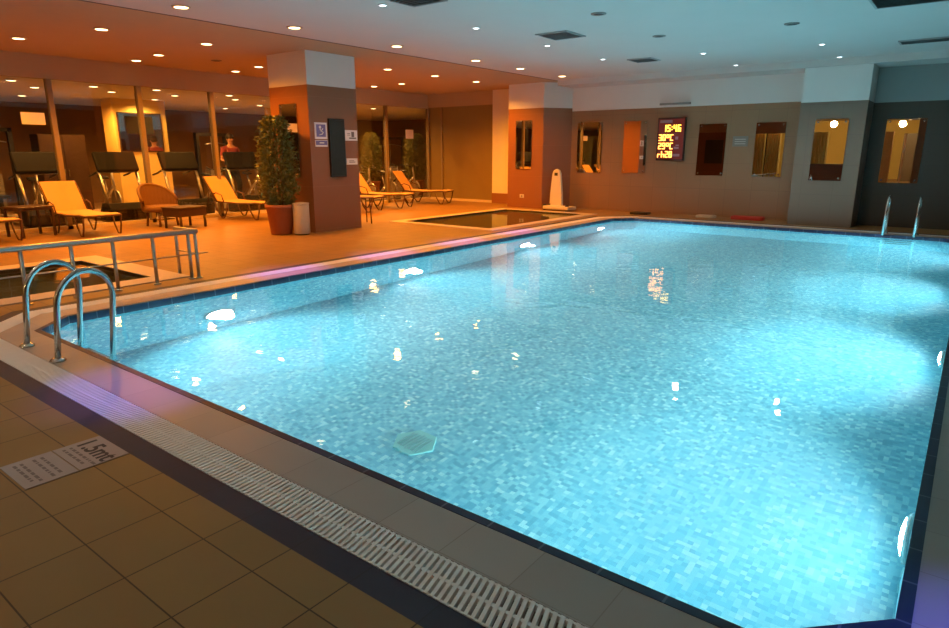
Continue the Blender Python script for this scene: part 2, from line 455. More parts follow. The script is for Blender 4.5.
# opaque tinted panels closing the lounge
BX = -11.78
mb = MB(); mb.box(GX, -13.86, 16.19, 16.22, 0.07, 2.90); struct('window_11', mb, 'frost')
mb = MB(); mb.box(-13.80, BX, 16.19, 16.22, 0.07, 2.90); struct('window_12', mb, 'frost')
mb = MB(); mb.box(-13.86, -13.80, 16.15, 16.24, 0.0, 2.90); struct('trim_%d' % ti, mb, 'mull'); ti += 1
mb = MB(); mb.box(GX, BX, 16.14, 16.25, 0.0, 0.07); struct('baseboard_back', mb, 'pale')
mb = MB(); mb.box(GX - .12, BX, 16.17, 16.4, 2.90, CEIL); struct('wall_lounge_upper', mb, 'beige')
mb = MB(); mb.box(BX, -10.56, 16.12, 16.4, 0.3, CEIL); struct('wall_lounge', mb, 'white')
mb = MB(); mb.box(BX, -10.56, 16.10, 16.4, 0, 0.3); struct('baseboard_lounge', mb, 'pillartile')

# gym room
G0 = -21.5
mb = MB(); mb.box(G0, GX, BY, 21.0, -0.2, 0.0); struct('floor_gym', mb, 'gymfloor')
mb = MB(); mb.box(G0, GX - 0.12, BY, 21.0, GT, GT + .2); struct('ceiling_gym', mb, 'white')
mb = MB(); mb.box(G0 - .2, G0, BY, 21.0, 0, GT); struct('wall_gym_left', mb, 'gymwall')
mb = MB(); mb.box(G0, GX - .12, 21.0, 21.2, 0, GT); struct('wall_gym_back', mb, 'gymwall')
mb = MB(); mb.box(GX - .12, GX, 16.4, 21.0, 0, GT); struct('wall_gym_right', mb, 'gymwall')
mb = MB(); mb.box(G0, GX - .12, BY - .2, BY, 0, GT); struct('wall_gym_front', mb, 'gymwall')
mb = MB(); mb.box(-18.6, -18.0, 7.95, 9.35, 0, GT); struct('wall_gym_column', mb, 'gymyellow')
mb = MB(); mb.box(-18.1, -17.99, 12.6, 13.3, 0, GT); struct('wall_gym_pier', mb, 'gymyellow')

# ------------------------------------------------------------------ wall behind the photographer (seen in the mirrors)
mb = MB()
for x0, x1, z0, z1 in ((GX, -13.9, 0, CEIL), (-11.0, -10.4, 0, CEIL), (-8.3, -7.4, 0, CEIL), (-5.0, -4.3, 0, CEIL), (-2.6, RX, 0, CEIL),
                       (-13.9, -11.0, 2.6, CEIL), (-10.4, -8.3, 2.5, CEIL), (-7.4, -5.0, 3.2, CEIL), (-7.4, -5.0, 0, 0.95), (-4.3, -2.6, 3.2, CEIL)):
    mb.box(x0, x1, BY - .2, BY, z0, z1)
struct('wall_front', mb, 'walltile')
mb = MB(); mb.box(-13.9, -11.0, BY - .15, BY - .05, 0, 2.6); d = struct('door_1', mb, 'redwood')
mb = MB(); mb.box(-12.6, -11.6, BY - .06, BY - .035, 0.9, 2.2); mb.build('door_pane', 'black', d)
mb = MB(); mb.box(-10.6, -2.0, BY - 7.6, BY - 7.4, 0, CEIL); struct('wall_lobby', mb, 'gymyellow')
mb = MB(); mb.box(-10.6, -2.0, BY - 7.6, BY - .2, -0.2, 0); struct('floor_lobby', mb, 'floor')
mb = MB(); mb.box(-10.6, -2.0, BY - 7.6, BY - .2, CEIL, CEIL + .1); struct('ceiling_lobby', mb, 'ceil')
mb = MB()
for x0 in (-10.25, -9.45, -6.9):
    pts = []
    for k in range(25):
        pts.append((x0 + k * 0.03, BY - .6 + 0.04 * math.sin(k * 1.5)))
    mb.prism(pts + [(p[0], p[1] - 0.015) for p in pts[::-1]], 0.05, 2.5)
    o = mb.build('curtain', 'curtain'); mb = MB()
    tag(o, {-10.25: 'yellow curtain in the mirror beside the grey pier, nearer the red wood', -9.45: 'yellow curtain in the mirror beside the grey pier, farther from the red wood', -6.9: 'yellow curtain in the lit window seen in the grey pier mirror'}[x0], 'curtain')
mb.box(-3.95, -3.6, BY - .7, BY - .3, 0, 2.5)
tag(mb.build('orange_column', 'orange'), 'orange column seen in the rightmost dark wall mirror', 'column')
mb = MB(); mb.box(-3.5, -2.45, BY - 4.5, BY - 4.4, 0, 2.5); struct('wall_lobby_screen', mb, 'greytile')
mb = MB(); mb.box(-3.2, -3.12, BY - 1.38, BY - 1.3, 0, 2.4); tag(mb.build('pale_post', 'pale'), 'pale post seen in the rightmost dark wall mirror', 'post')
t = thing('reception_counter', 'brown counter below the lit window seen in the grey pier mirror', 'counter', (-6.2, BY + .35, 0))
mb = MB(); mb.box(-1.1, 1.1, -0.25, 0.25, 0, 0.92); mb.build('body', 'redwood', t)
mb = MB(); mb.box(-1.15, 1.15, -0.3, 0.3, 0.92, 0.97); mb.build('worktop', 'wicker', t)

# ------------------------------------------------------------------ mirrors
def wall_mirror(label, x0, x1, z0, z1, y, axis='y', frame=None):
    """axis y: hangs on a wall facing -y"""
    t = thing('wall_mirror', label, 'mirror', ((x0 + x1) / 2, y, z0), group='mirrors on the tiled walls')
    hw, h = (x1 - x0) / 2, z1 - z0
    mb = MB(); mb.box(-hw, hw, -0.022, -0.012, 0, h); mb.build('mirror_glass', 'mirror', t)
    mb = MB(); mb.box(-hw + .03, hw - .03, -0.012, 0, 0.03, h - .03); mb.build('backing', 'dark', t)
    for sx in (-1, 1):
        for zz in (0.05, h - 0.05):
            c_ = MB(); c_.lathe([(0.02, 0), (0.022, .006), (0.012, .012)], (sx * (hw - .05), -0.022, zz), 10, mat=Matrix.Rotation(PI/2, 4, 'X')); c_.build('clip', 'steel', t)
    return t
MY = 15.9
wall_mirror('mirror on the brown wall, first from the dark corner with the white trolley', -8.75, -8.03, 0.98, 2.30, MY)
wall_mirror('mirror on the brown wall just before the red number board', -7.41, -6.78, 0.99, 2.28, MY)
wall_mirror('mirror reflecting dark red wood just past the red number board', -5.47, -4.83, 0.97, 2.16, MY)
wall_mirror('mirror on the brown wall right against the grey pier', -4.17, -3.55, 0.97, 2.16, MY)
wall_mirror('mirror on the front of the grey pier', -2.82, -2.22, 0.94, 2.16, 15.1)
wall_mirror('mirror on the darkest wall behind the far pool ladder', -1.65, -0.97, 0.90, 2.16, MY)
wall_mirror('narrow mirror on the red-brown corner pillar by the white trolley', -10.29, -9.78, 1.07, 2.35, 15.2)
wall_mirror('mirror on the column above the potted plant', -10.80, -10.28, 1.05, 2.39, PY0)

# ------------------------------------------------------------------ led board
t = thing('number_board', 'red glowing LED time and temperature board on the brown wall', 'display', (-6.14, MY - .004, 1.31))
W, H = 0.70, 1.02
mb = MB(); mb.box(-W/2, W/2, -0.07, 0, 0, H); mb.build('case', 'black', t, bevel=0.006)
mb = MB(); mb.box(-W/2 + .03, W/2 - .03, -0.074, -0.07, 0.03, H - .03); mb.build('screen', 'ledback', t)
SEG = {'0': 'abcdef', '1': 'bc', '2': 'abged', '3': 'abgcd', '4': 'fgbc', '5': 'afgcd', '6': 'afgedc', '8': 'abcdefg', '9': 'abcdfg', 'C': 'afed', 'o': 'abfg', 'r': 'eg', 'h': 'fegc', '-': 'g'}
def digits(txt, x, z, w, h, st, gap, mat):
    mb = MB(); y0, y1 = -0.082, -0.074
    for ch in txt:
        if ch == ':':
            for q in (0.3, 0.7): mb.box(x, x + st, y0, y1, z + h * q - st/2, z + h * q + st/2)
            x += st + gap; continue
        for s_ in SEG[ch]:
            a = {'a': (0, w, h - st, h), 'g': (0, w, h/2 - st/2, h/2 + st/2), 'd': (0, w, 0, st), 'f': (0, st, h/2, h), 'b': (w - st, w, h/2, h), 'e': (0, st, 0, h/2), 'c': (w - st, w, 0, h/2)}[s_]
            mb.box(x + a[0], x + a[1], y0, y1, z + a[2], z + a[3])
        x += w + gap
    mb.build('digits', mat, t)
digits('15:46', -0.20, 0.69, 0.075, 0.16, 0.022, 0.030, 'ledy')
digits('30oC', -0.30, 0.475, 0.075, 0.15, 0.019, 0.022, 'ledo')
digits('29oC', -0.30, 0.275, 0.075, 0.15, 0.019, 0.022, 'ledo')
digits('rh28', -0.31, 0.075, 0.075, 0.15, 0.019, 0.022, 'ledo')
for a in ((-0.29, 0.02, 0.90, 0.965), (0.12, 0.19, 0.50, 0.57), (0.10, 0.22, 0.28, 0.33), (0.14, 0.22, 0.35, 0.38), (0.06, 0.25, 0.10, 0.16)):
    mb = MB(); mb.box(a[0], a[1], -0.078, -0.074, a[2], a[3]); mb.build('printed_label', 'ledlabel', t)
t = thing('wall_light', 'slim dark bar fixture on the wall above the red number board', 'light', (-6.07, MY, 2.60))
mb = MB(); mb.box(-0.38, 0.38, -0.16, -0.10, 0.02, 0.07); mb.build('bar', 'grey', t, bevel=.01)
for x in (-.3, .27):
    mb = MB(); mb.box(x, x + .03, -0.1, 0, 0.03, 0.06); mb.build('arm', 'grey', t)
t = thing('wall_plaque', 'small pale plaque on the brown wall between two mirrors', 'sign', (-4.50, MY, 1.64))
mb = MB(); mb.box(-.17, .17, -0.015, 0, 0, .23); mb.build('board', 'grey', t)
mb = MB()
for z_ in (0.05, 0.10, 0.15): mb.box(-.12, .12, -0.018, -0.015, z_, z_ + .02)
mb.build('print', 'satin', t)
t = thing('wall_socket', 'small white socket low on the red-brown corner pillar', 'socket', (-10.07, 15.2, 0.27))
mb = MB(); mb.box(-.07, .07, -0.012, 0, 0, .1); mb.build('plate', 'whiteplas', t, bevel=.004)
mb = MB(); mb.lathe([(0.03, 0), (0.03, .004)], (0, -0.012, .05), 12, mat=Matrix.Rotation(PI/2, 4, 'X')); mb.build('outlet', 'grey', t)

# ------------------------------------------------------------------ signs on the lounge column (face at x = PX1)
def face_sign(name, label, cat, y0, y1, z0, z1, th=0.012): 
    t = thing(name, label, cat, (PX1, (y0 + y1) / 2, z0))
    mb = MB(); mb.box(0, th, -(y1 - y0)/2, (y1 - y0)/2, 0, z1 - z0); mb.build('board', 'paper', t)
    return t, (y1 - y0) / 2, z1 - z0
t, hw, h = face_sign('pictogram_sign', 'white-framed violet pictogram sign on the lounge column', 'sign', 7.98, 8.27, 1.75, 2.05)
mb = MB(); mb.box(0.012, 0.014, -hw + .035, hw - .035, .04, h - .035); mb.build('panel', 'violet', t)
mb = MB()
mb.lathe([(0.028, 0), (0.028, .002)], (0.014, -0.02, 0.215), 12, mat=Matrix.Rotation(PI/2, 4, 'Y'))
mb.tube([(0.015, -0.03, .18), (0.015, 0.0, .14), (0.015, 0.05, .12), (0.015, 0.02, .09), (0.015, -0.05, .075)], 0.011, 6)
mb.tube([(0.015, 0.0, .15), (0.015, 0.045, .19)], 0.009, 6)
mb.build('pictogram', 'paper', t)
t, hw, h = face_sign('caption_sign', 'small violet caption strip below the pictogram sign', 'sign', 7.98, 8.27, 1.61, 1.73)
mb = MB(); mb.box(0.012, 0.014, -hw + .01, hw - .01, .03, h - .01); mb.build('panel', 'violet', t)
mb = MB(); mb.box(0.014, 0.0155, -0.05, 0.06, .06, .08); mb.build('print', 'paper', t)
t, hw, h = face_sign('notice_sign', 'white printed notice on the column, upper of the two past the black panel', 'sign', 8.72, 9.03, 1.73, 1.93)
mb = MB()
mb.box(0.012, 0.0135, 0.0, 0.07, .07, .17); mb.box(0.012, 0.0135, -0.06, 0.12, .035, .06); mb.box(0.012, 0.0135, -0.11, -0.03, .13, .14); mb.box(0.012, 0.0135, -0.11, -0.03, .10, .11)
mb.build('print', 'faint', t)
t, hw, h = face_sign('notice_sign', 'small pale notice on the column, lower of the two past the black panel', 'sign', 8.72, 9.0, 1.27, 1.39, 0.02)
mb = MB(); mb.box(0.02, 0.0215, -0.08, 0.08, .04, .055); mb.box(0.02, 0.0215, -0.08, 0.05, .07, .08); mb.build('print', 'faint', t)
t = thing('wall_panel', 'tall black glass panel on the lounge column between the signs', 'panel', (PX1, 8.49, 1.04))
mb = MB(); mb.box(0, 0.05, -.19, .19, 0, 1.09); mb.build('frame', 'black', t, bevel=.006)
mb = MB(); mb.box(0.05, 0.053, -.17, .17, .03, 1.06); mb.build('pane', 'blackglass', t)

for lab, y0, y1, z0, z1 in (('cream paper notice on the gym glass above the dark wooden table', 4.70, 5.10, 2.02, 2.24), ('cream paper notice on the gym glass past the column', 15.10, 15.45, 1.93, 2.2)):
    t = thing('notice_sheet', lab, 'sign', (GX - .002, (y0 + y1) / 2, z0))
    mb = MB(); mb.box(0, .004, -(y1 - y0) / 2, (y1 - y0) / 2, 0, z1 - z0); mb.build('sheet', 'paper', t)

# ------------------------------------------------------------------ depth plate
t = thing('depth_marker', 'worn stone plate reading 1.5mt set in the deck by the grating', 'sign', (-3.415, 0.83, 0))
mb = MB(); mb.box(-0.17, 0.17, 0.0, 0.225, -0.01, 0.003); mb.box(-0.17, 0.17, 0.231, 0.462, -0.01, 0.003); mb.build('plate', 'plate', t)
text_mesh('1.5mt', 0.135, 0.0006, 'depth_lettering', 'ink', t, (0, 0.375, 0.0035), (0, 0, 0))
mb = MB(); r2 = random.Random(3)
for yy in (0.295, 0.262, 0.16, 0.125, 0.07, 0.04):
    x = -0.13
    while x < 0.12:
        l = r2.uniform(.012, .045); mb.box(x, x + l, yy, yy + 0.014, 0.003, 0.0034); x += l + 0.012
    mb.build('worn_print', 'faint', t); mb = MB()

# ------------------------------------------------------------------ ladders
def ladder_path(y0, y1, top, down):
    y1 += 0.006; r = (y1 - y0) / 2; pts = [(y0, 0.0)]
    zc = top - r * 1.15
    for k in range(0, 17):
        a = PI - PI * k / 16
        pts.append((y0 + r + r * math.cos(a), zc + r * 1.15 * math.sin(a)))
    pts.append((y1, down)); return [(y + 0.12 * z, z) for y, z in pts]
t = thing('pool_ladder', 'bent chrome ladder rails at the near corner of the pool', 'ladder', (0, 0, 0))
for x in (-5.81, -5.20):
    mb = MB(); mb.tube([(x, y, z) for y, z in ladder_path(1.675, 2.06, 0.645, -1.0)], 0.022, 12); r = mb.build('rail', 'steel', t)
    mb = MB(); mb.lathe([(0.055, 0.001), (0.055, .012), (0.03, .03)], (x, 1.675, 0), 16); mb.build('flange', 'steel', r)
for z_ in (-0.3, -0.55, -0.8):
    mb = MB(); mb.box(-5.80, -5.21, 2.03, 2.11, z_ - .015, z_ + .015); mb.build('tread', 'steel', t, bevel=.006)
t = thing('pool_ladder', 'chrome ladder rails at the far pool edge before the darkest wall', 'ladder', (0, 0, 0))
for x in (-1.27, -0.78):
    mb = MB(); mb.tube([(x, y, z) for y, z in ladder_path(14.13, 14.53, 0.70, -1.0)][::-1], 0.022, 10); r = mb.build('rail', 'steel', t)
    mb = MB(); mb.lathe([(0.055, 0.001), (0.055, .012), (0.03, .03)], (x, 14.53, 0), 14); mb.build('flange', 'steel', r)
for z_ in (-0.3, -0.55, -0.8):
    mb = MB(); mb.box(-1.26, -0.79, 14.09, 14.17, z_ - .015, z_ + .015); mb.build('tread', 'steel', t, bevel=.006)

# ------------------------------------------------------------------ railing
t = thing('handrail', 'low steel railing between the small pool and the big pool', 'railing', (0, 0, 0))
RXX = -7.46
mb = MB(); mb.tube([(RXX, -0.6, .575), (RXX, 4.1, .575)], 0.032, 10); mb.build('top_rail', 'satin', t)
mb = MB(); mb.tube([(RXX, -0.6, .30), (RXX, 4.22, .30)], 0.009, 6); mb.build('mid_rail', 'satin', t)
for y in (-0.3, 0.55, 1.4, 2.23, 2.69, 3.11, 3.55, 3.98, 4.07):
    mb = MB(); mb.tube([(RXX, y, 0.0), (RXX, y, .55)], 0.021, 8); p = mb.build('post', 'satin', t)
    mb = MB(); mb.lathe([(0.045, 0.0), (0.045, .012), (0.025, .015)], (RXX, y, 0), 10); mb.build('foot_plate', 'satin', p)
mb = MB(); mb.tube([(RXX, 4.07, .575), (RXX - 0.46, 4.07, .575)], 0.030, 8); mb.build('return_rail', 'satin', t)
mb = MB(); mb.tube([(RXX, 4.07, .30), (RXX - 0.46, 4.07, .30)], 0.009, 6); mb.build('return_mid_rail', 'satin', t)
mb = MB(); mb.tube([(RXX - .46, 4.07, 0.0), (RXX - .46, 4.07, .57)], 0.021, 8); mb.build('post', 'satin', t)

# ------------------------------------------------------------------ loungers
def make_lounger(label):
    """local: foot end towards +x, width along y, length 1.9"""
    t = thing('sun_lounger', label, 'sun lounger', group='cream sun loungers facing the pool')
    hw = 0.33
    # seat sling, slightly sagging
    seat = [(-0.25, .40), (0.0, .385), (0.35, .375), (0.7, .385), (0.90, .40), (1.05, .385)]
    back = [(-0.28, .40), (-0.44, .64), (-0.59, .85), (-0.665, .95)]
    def sheet(prof, th):
        mb = MB(); top = [(x, z + th) for x, z in prof]
        mb.extrude_profile(prof + top[::-1], 'y', -hw + .02, hw - .02); return mb
    sheet(seat, 0.018).build('seat_sling', 'sling', t)
    o = MB(); off = [(x + 0.018, z + .01) for x, z in back]
    o.extrude_profile(back + off[::-1], 'y', -hw + .02, hw - .02); o.build('backrest_sling', 'sling', t)
    for s in (-1, 1):
        mb = MB(); mb.tube([(x, s * hw, z - .005) for x, z in seat], 0.019, 6); mb.build('side_rail', 'bronze', t)
        mb = MB(); mb.tube([(x, s * hw, z) for x, z in back], 0.016, 6); mb.build('back_rail', 'bronze', t)
        # bent legs: a V loop at the foot, a loop at the head
        for xa, xb, xc in ((1.03, .92, 0.70), (0.05, -0.10, -0.34)):
            mb = MB(); mb.tube([(xa, s * hw, .385), (xa - .03, s * hw, .2), (xb + .02, s * hw, .03), (xb - .06, s * hw, .03), (xc + .05, s * hw, .2), (xc, s * hw, .385)], 0.017, 6)
            mb.build('leg', 'bronze', t)
        # armrest loop
        mb = MB(); mb.tube([(-0.40, s * hw, .56), (-0.28, s * hw, .60), (-0.12, s * hw, .55), (-0.06, s * hw, .40)], 0.014, 6); mb.build('armrest', 'bronze', t)
    mb = MB(); mb.tube([(1.05, -hw, .38), (1.05, hw, .38)], 0.019, 6); mb.build('foot_bar', 'bronze', t)
    mb = MB(); mb.tube([(-0.665, -hw, .95), (-0.665, hw, .95)], 0.016, 6); mb.build('head_bar', 'bronze', t)
    mb = MB(); mb.tube([(-0.48, -hw, .70), (-0.60, -hw + .03, .36), (-0.60, hw - .03, .36), (-0.48, hw, .70)], 0.011, 6); mb.build('prop', 'bronze', t)
    return t
lg = make_lounger('cream sun lounger beside the dark wooden table, second from the photo edge')
R = math.radians
lg.location = (-13.6, 5.1, 0); lg.rotation_euler = (0, 0, R(2))
dup(lg, 'cream sun lounger mostly cut off by the photo edge', (-13.85, 3.45, 0), R(10))
dup(lg, 'cream sun lounger between the wicker footstool and the potted plant', (-13.75, 8.62, 0), R(12))
dup(lg, 'cream sun lounger just past the column, in front of the farthest one', (-13.35, 12.72, 0), R(20))
dup(lg, 'cream sun lounger farthest away, before the tinted glass panels', (-13.45, 14.55, 0), R(20))
dup(lg, 'cream sun lounger mostly hidden behind the column, its foot end showing', (-13.15, 11.35, 0), R(20))

# side table behind the column
t = thing('side_table', 'small tan table half hidden behind the lounge column', 'table', (-10.55, 9.62, 0))
mb = MB(); mb.lathe([(0.27, .56), (0.28, .575), (0.27, .59)], n=20); mb.build('tabletop', 'sling', t)
for a in (20, 110, 200, 290):
    q = (0.2 * math.cos(R(a)), 0.2 * math.sin(R(a)))
    mb = MB(); mb.tube([(q[0], q[1], .56), (q[0] * 1.15, q[1] * 1.15, 0)], 0.015, 6); mb.build('leg', 'bronze', t)

# wicker armchair + footstool table
t = thing('wicker_armchair', 'round-backed brown wicker armchair behind the steel railing', 'armchair', (-13.55, 6.72, 0), R(8))
mb = MB(); n = 14
ring_o, ring_i = [], []
for k in range(n + 1):
    a = R(90 + 180 * k / n); hgt = 0.52 + 0.33 * math.sin(PI * k / n) ** 0.8
    ring_o.append((0.40 * math.cos(a), 0.42 * math.sin(a), hgt)); ring_i.append((0.36 * math.cos(a), 0.38 * math.sin(a), hgt))
bm = mb.bm
for k in range(n):
    for P_, Q_ in ((ring_o, 0.36), (ring_i, 0.36)):
        a, b = P_[k], P_[k + 1]
        mb.quad((a[0] * .9, a[1] * .9, Q_), (b[0] * .9, b[1] * .9, Q_), b, a)
    mb.quad(ring_o[k], ring_o[k+1], ring_i[k+1], ring_i[k])
mb.build('backrest', 'wicker', t)
mb = MB(); mb.tube([((p[0] + q[0]) / 2, (p[1] + q[1]) / 2, p[2]) for p, q in zip(ring_o, ring_i)], 0.03, 8); mb.build('rim', 'wicker', t)
mb = MB(); mb.lathe([(0.33, .30), (0.37, .33), (0.37, .40), (0.33, .43)], n=24); mb.build('seat', 'wicker', t)
for a in (45, 135, 225, 315):
    mb = MB(); mb.tube([(0.26 * math.cos(R(a)), 0.26 * math.sin(R(a)), .32), (0.30 * math.cos(R(a)), 0.30 * math.sin(R(a)), 0)], 0.024, 7); mb.build('leg', 'wicker', t)
mb = MB(); mb.tube([(0.24 * math.cos(R(a)), 0.24 * math.sin(R(a)), .14) for a in (45, 135, 225, 315, 405)], 0.012, 6); mb.build('stretcher', 'wicker', t)
t = thing('wicker_table', 'low dark wicker table beside the round-backed armchair', 'table', (-12.85, 6.85, 0), R(12))
mb = MB(); mb.box(-.27, .27, -.35, .35, .40, .43); mb.build('tabletop', 'darkwood', t, bevel=.01)
mb = MB(); mb.box(-.25, .25, -.33, .33, .24, .40); mb.build('apron', 'darkwood', t)
for sx in (-1, 1):
    for sy in (-1, 1):
        mb = MB(); mb.tube([(sx * .22, sy * .30, .26), (sx * .22, sy * .30, 0)], 0.026, 8); mb.build('leg', 'darkwood', t)
# dark wooden table at the left
t = thing('wooden_table', 'dark slim-legged wooden table between two loungers by the glass', 'table', (-13.75, 4.36, 0), R(10))
mb = MB(); mb.box(-.28, .28, -.32, .32, .52, .55); mb.build('tabletop', 'darkwood', t, bevel=.006)
mb = MB(); mb.box(-.25, .25, -.29, .29, .48, .52); mb.build('apron', 'darkwood', t)
for sx in (-1, 1):
    for sy in (-1, 1):
        mb = MB(); mb.box(sx * .24 - .02, sx * .24 + .02, sy * .28 - .02, sy * .28 + .02, 0, .5); mb.build('leg', 'darkwood', t)

# ------------------------------------------------------------------ plant and bin
t = thing('potted_plant', 'tall bushy plant in a terracotta pot beside the column', 'plant', (-10.34, 7.38, 0))
mb = MB(); mb.lathe([(0.18, 0), (0.20, .02), (0.255, .50), (0.275, .50), (0.275, .56), (0.245, .56), (0.235, .50)], n=28); mb.build('pot', 'terra', t)
mb = MB(); mb.lathe([(0.236, .46), (0.236, .50)], n=20); mb.build('soil', 'soil', t)
mb = MB()
for k in range(5):
    a = k * 1.26; x, y = 0.09 * math.cos(a), 0.09 * math.sin(a)
    mb.tube([(x, y, .48), (x * 1.6 + .02, y * 1.5, 1.1), (x * 1.9, y * 1.9 + .02, 1.7), (x * 1.6, y * 1.6, 2.1)], [0.018, 0.014, 0.01, 0.006], 6)
mb.build('stem', 'stem', t)
mb = MB(); r3 = random.Random(11)
for k in range(3400):
    z_ = r3.uniform(.53, 2.14)
    rad = 0.365 * (0.86 + 0.14 * math.sin((z_ - .4) * 2.4)) * (1.0 if z_ < 1.98 else max(0.45, 1 - (z_ - 1.98) * 2.4))
    if z_ < 0.75: rad *= 0.65 + (z_ - .53) * 1.5
    a = r3.uniform(0, 2 * PI); q = rad * math.sqrt(r3.uniform(0.15, 1)) * r3.uniform(.72, 1.16)
    c_ = Vector((q * math.cos(a), q * math.sin(a), z_))
    L_ = r3.uniform(.06, .125); W_ = L_ * .42
    e = Euler((r3.uniform(-.9, .9), r3.uniform(-1.2, .5), a + r3.uniform(-.8, .8))).to_matrix()
    p = [Vector(v) for v in ((-L_ / 2, 0, 0), (0, -W_ / 2, .008), (L_ / 2, 0, -.012), (0, W_ / 2, .008))]
    mb.bm.faces.new([mb.bm.verts.new(c_ + e @ v) for v in p])
mb.build('foliage', 'leaf', t)
plant = t
t = thing('waste_bin', 'pale cylindrical waste bin between the plant pot and the column', 'bin', (-9.98, 7.58, 0))
mb = MB(); mb.lathe([(0.145, .02), (0.15, .03), (0.15, .54), (0.14, .56)], n=28); mb.build('body', 'binm', t)
mb = MB(); mb.lathe([(0.15, .56), (0.155, .565), (0.155, .585), (0.06, .60)], n=28); mb.build('lid', 'binm', t)
mb = MB(); mb.lathe([(0.135, 0), (0.135, .02)], n=24); mb.build('base', 'black', t)

# ------------------------------------------------------------------ white trolley
t = thing('equipment_trolley', 'white upright wheeled trolley standing in the dark wall corner', 'trolley', (-8.98, 15.16, 0), R(-6))
mb = MB(); prof = [(-.21, .05), (.21, .05), (.19, .45), (.13, .95), (.09, 1.04), (.0, 1.08), (-.09, 1.04), (-.13, .95), (-.19, .45)]
mb.extrude_profile(prof, 'y', 0.03, 0.11); mb.build('back_panel', 'whiteplas', t, bevel=.015)
mb = MB(); mb.box(-.05, .05, .02, .03, .90, .98); mb.build('handle_slot', 'black', t)
mb = MB(); mb.box(-.18, .66, -.30, .08, .03, .12); mb.build('base', 'whiteplas', t, bevel=.02)
for x, y in ((-.19, -.2), (.55, -.2), (-.19, .05)):
    mb = MB(); mb.lathe([(0.075, -.025), (0.08, -.015), (0.08, .015), (0.075, .025)], (x, y, .08), 16, mat=Matrix.Rotation(PI/2, 4, 'Y')); w_ = mb.build('wheel', 'black', t)
    mb = MB(); mb.lathe([(0.03, -.03), (0.03, .03)], (x, y, .08), 10, mat=Matrix.Rotation(PI/2, 4, 'Y')); mb.build('hub', 'whiteplas', w_)

# ------------------------------------------------------------------ floats on the far ledge
def kickboard(name, label, cat, x0, x1, y0, y1, h, mat):
    mb = MB(); prof = [(x0, y0), (x1 - .06, y0), (x1, y0 + .06), (x1, y1 - .06), (x1 - .06, y1), (x0, y1)]
    mb.prism(prof, 0.0, h); return tag(mb.build(name, mat, bevel=.012), label, cat)
kickboard('kickboard', 'cream foam kickboard lying at the foot of the brown wall', 'float', -5.21, -4.78, 15.35, 15.62, .06, 'cream')
kickboard('foam_float', 'long red foam float lying at the foot of the brown wall', 'float', -4.42, -3.72, 15.42, 15.7, .08, 'red')
kickboard('rubber_mat', 'dark rubber mat lying at the foot of the brown wall', 'mat', -6.82, -6.38, 15.2, 15.55, .05, 'black')

# drain on the pool floor
t = thing('floor_drain', 'faded greenish hexagonal drain cover on the pool floor', 'drain', (-3.15, 3.32, -1.5))
hx = [(0.18 * math.cos(R(60 * k)), 0.18 * math.sin(R(60 * k))) for k in range(6)]
mb = MB(); mb.prism(hx, 0, .02); mb.build('cover', 'drain', t)
mb = MB()
for k in range(-3, 4):
    if k: mb.box(k * .032 - .005, k * .032 + .005, -.10, .10, .02, .023)
mb.box(-.005, .005, -.115, .115, .02, .023); mb.build('slots', 'drainslot', t)

# ------------------------------------------------------------------ lights
def add_light(name, kind, loc, energy, col, size=0.1, spot=None, aim=None, blend=0.5):
    l = bpy.data.lights.new(name, kind); l.energy = energy; l.color = col
    if kind == 'AREA': l.shape = 'DISK'; l.size = size
    else: l.shadow_soft_size = size
    if kind == 'SPOT': l.spot_size = math.radians(spot); l.spot_blend = blend
    o = bpy.data.objects.new(name, l); COL.objects.link(o); o.location = loc
    if aim is not None: o.rotation_euler = Vector(aim).to_track_quat('-Z', 'Y').to_euler()
    return o

# underwater lamps
LAMPY = (3.8, 6.95, 10.1, 13.2)
first = None
names = ('nearest', 'second nearest', 'third', 'farthest')
for side, xw, sg in (('lounge', X0, 1), ('right-hand', X1, -1)):
    for k, y in enumerate(LAMPY):
        lab = 'glowing round underwater lamp in the %s pool wall, %s from the photographer' % (side, names[k])
        if first is None:
            first = thing('pool_lamp', lab, 'lamp', (xw, y, -1.0), 0 if sg > 0 else PI, 'underwater pool lamps')
            rot = Matrix.Rotation(PI/2, 4, 'Y')
            mb = MB(); mb.lathe([(0.19, 0.002), (0.19, .02), (0.165, .03), (0.165, 0.02)], n=24, mat=rot); mb.build('rim', 'steel', first)
            mb = MB(); mb.lathe([(0.162, .015), (0.15, .03), (0.10, .042), (0.04, .047)], n=20, mat=rot); mb.build('lens', 'poolglow', first)
        else:
            dup(first, lab, (xw, y, -1.0), 0 if sg > 0 else PI)
        add_light('pool_lamp_light', 'SPOT', (xw + sg * .13, y, -1.0), 500, (0.68, 0.93, 1.0), 0.10, 165, (sg * 1.0, 0, -0.30), 0.9)

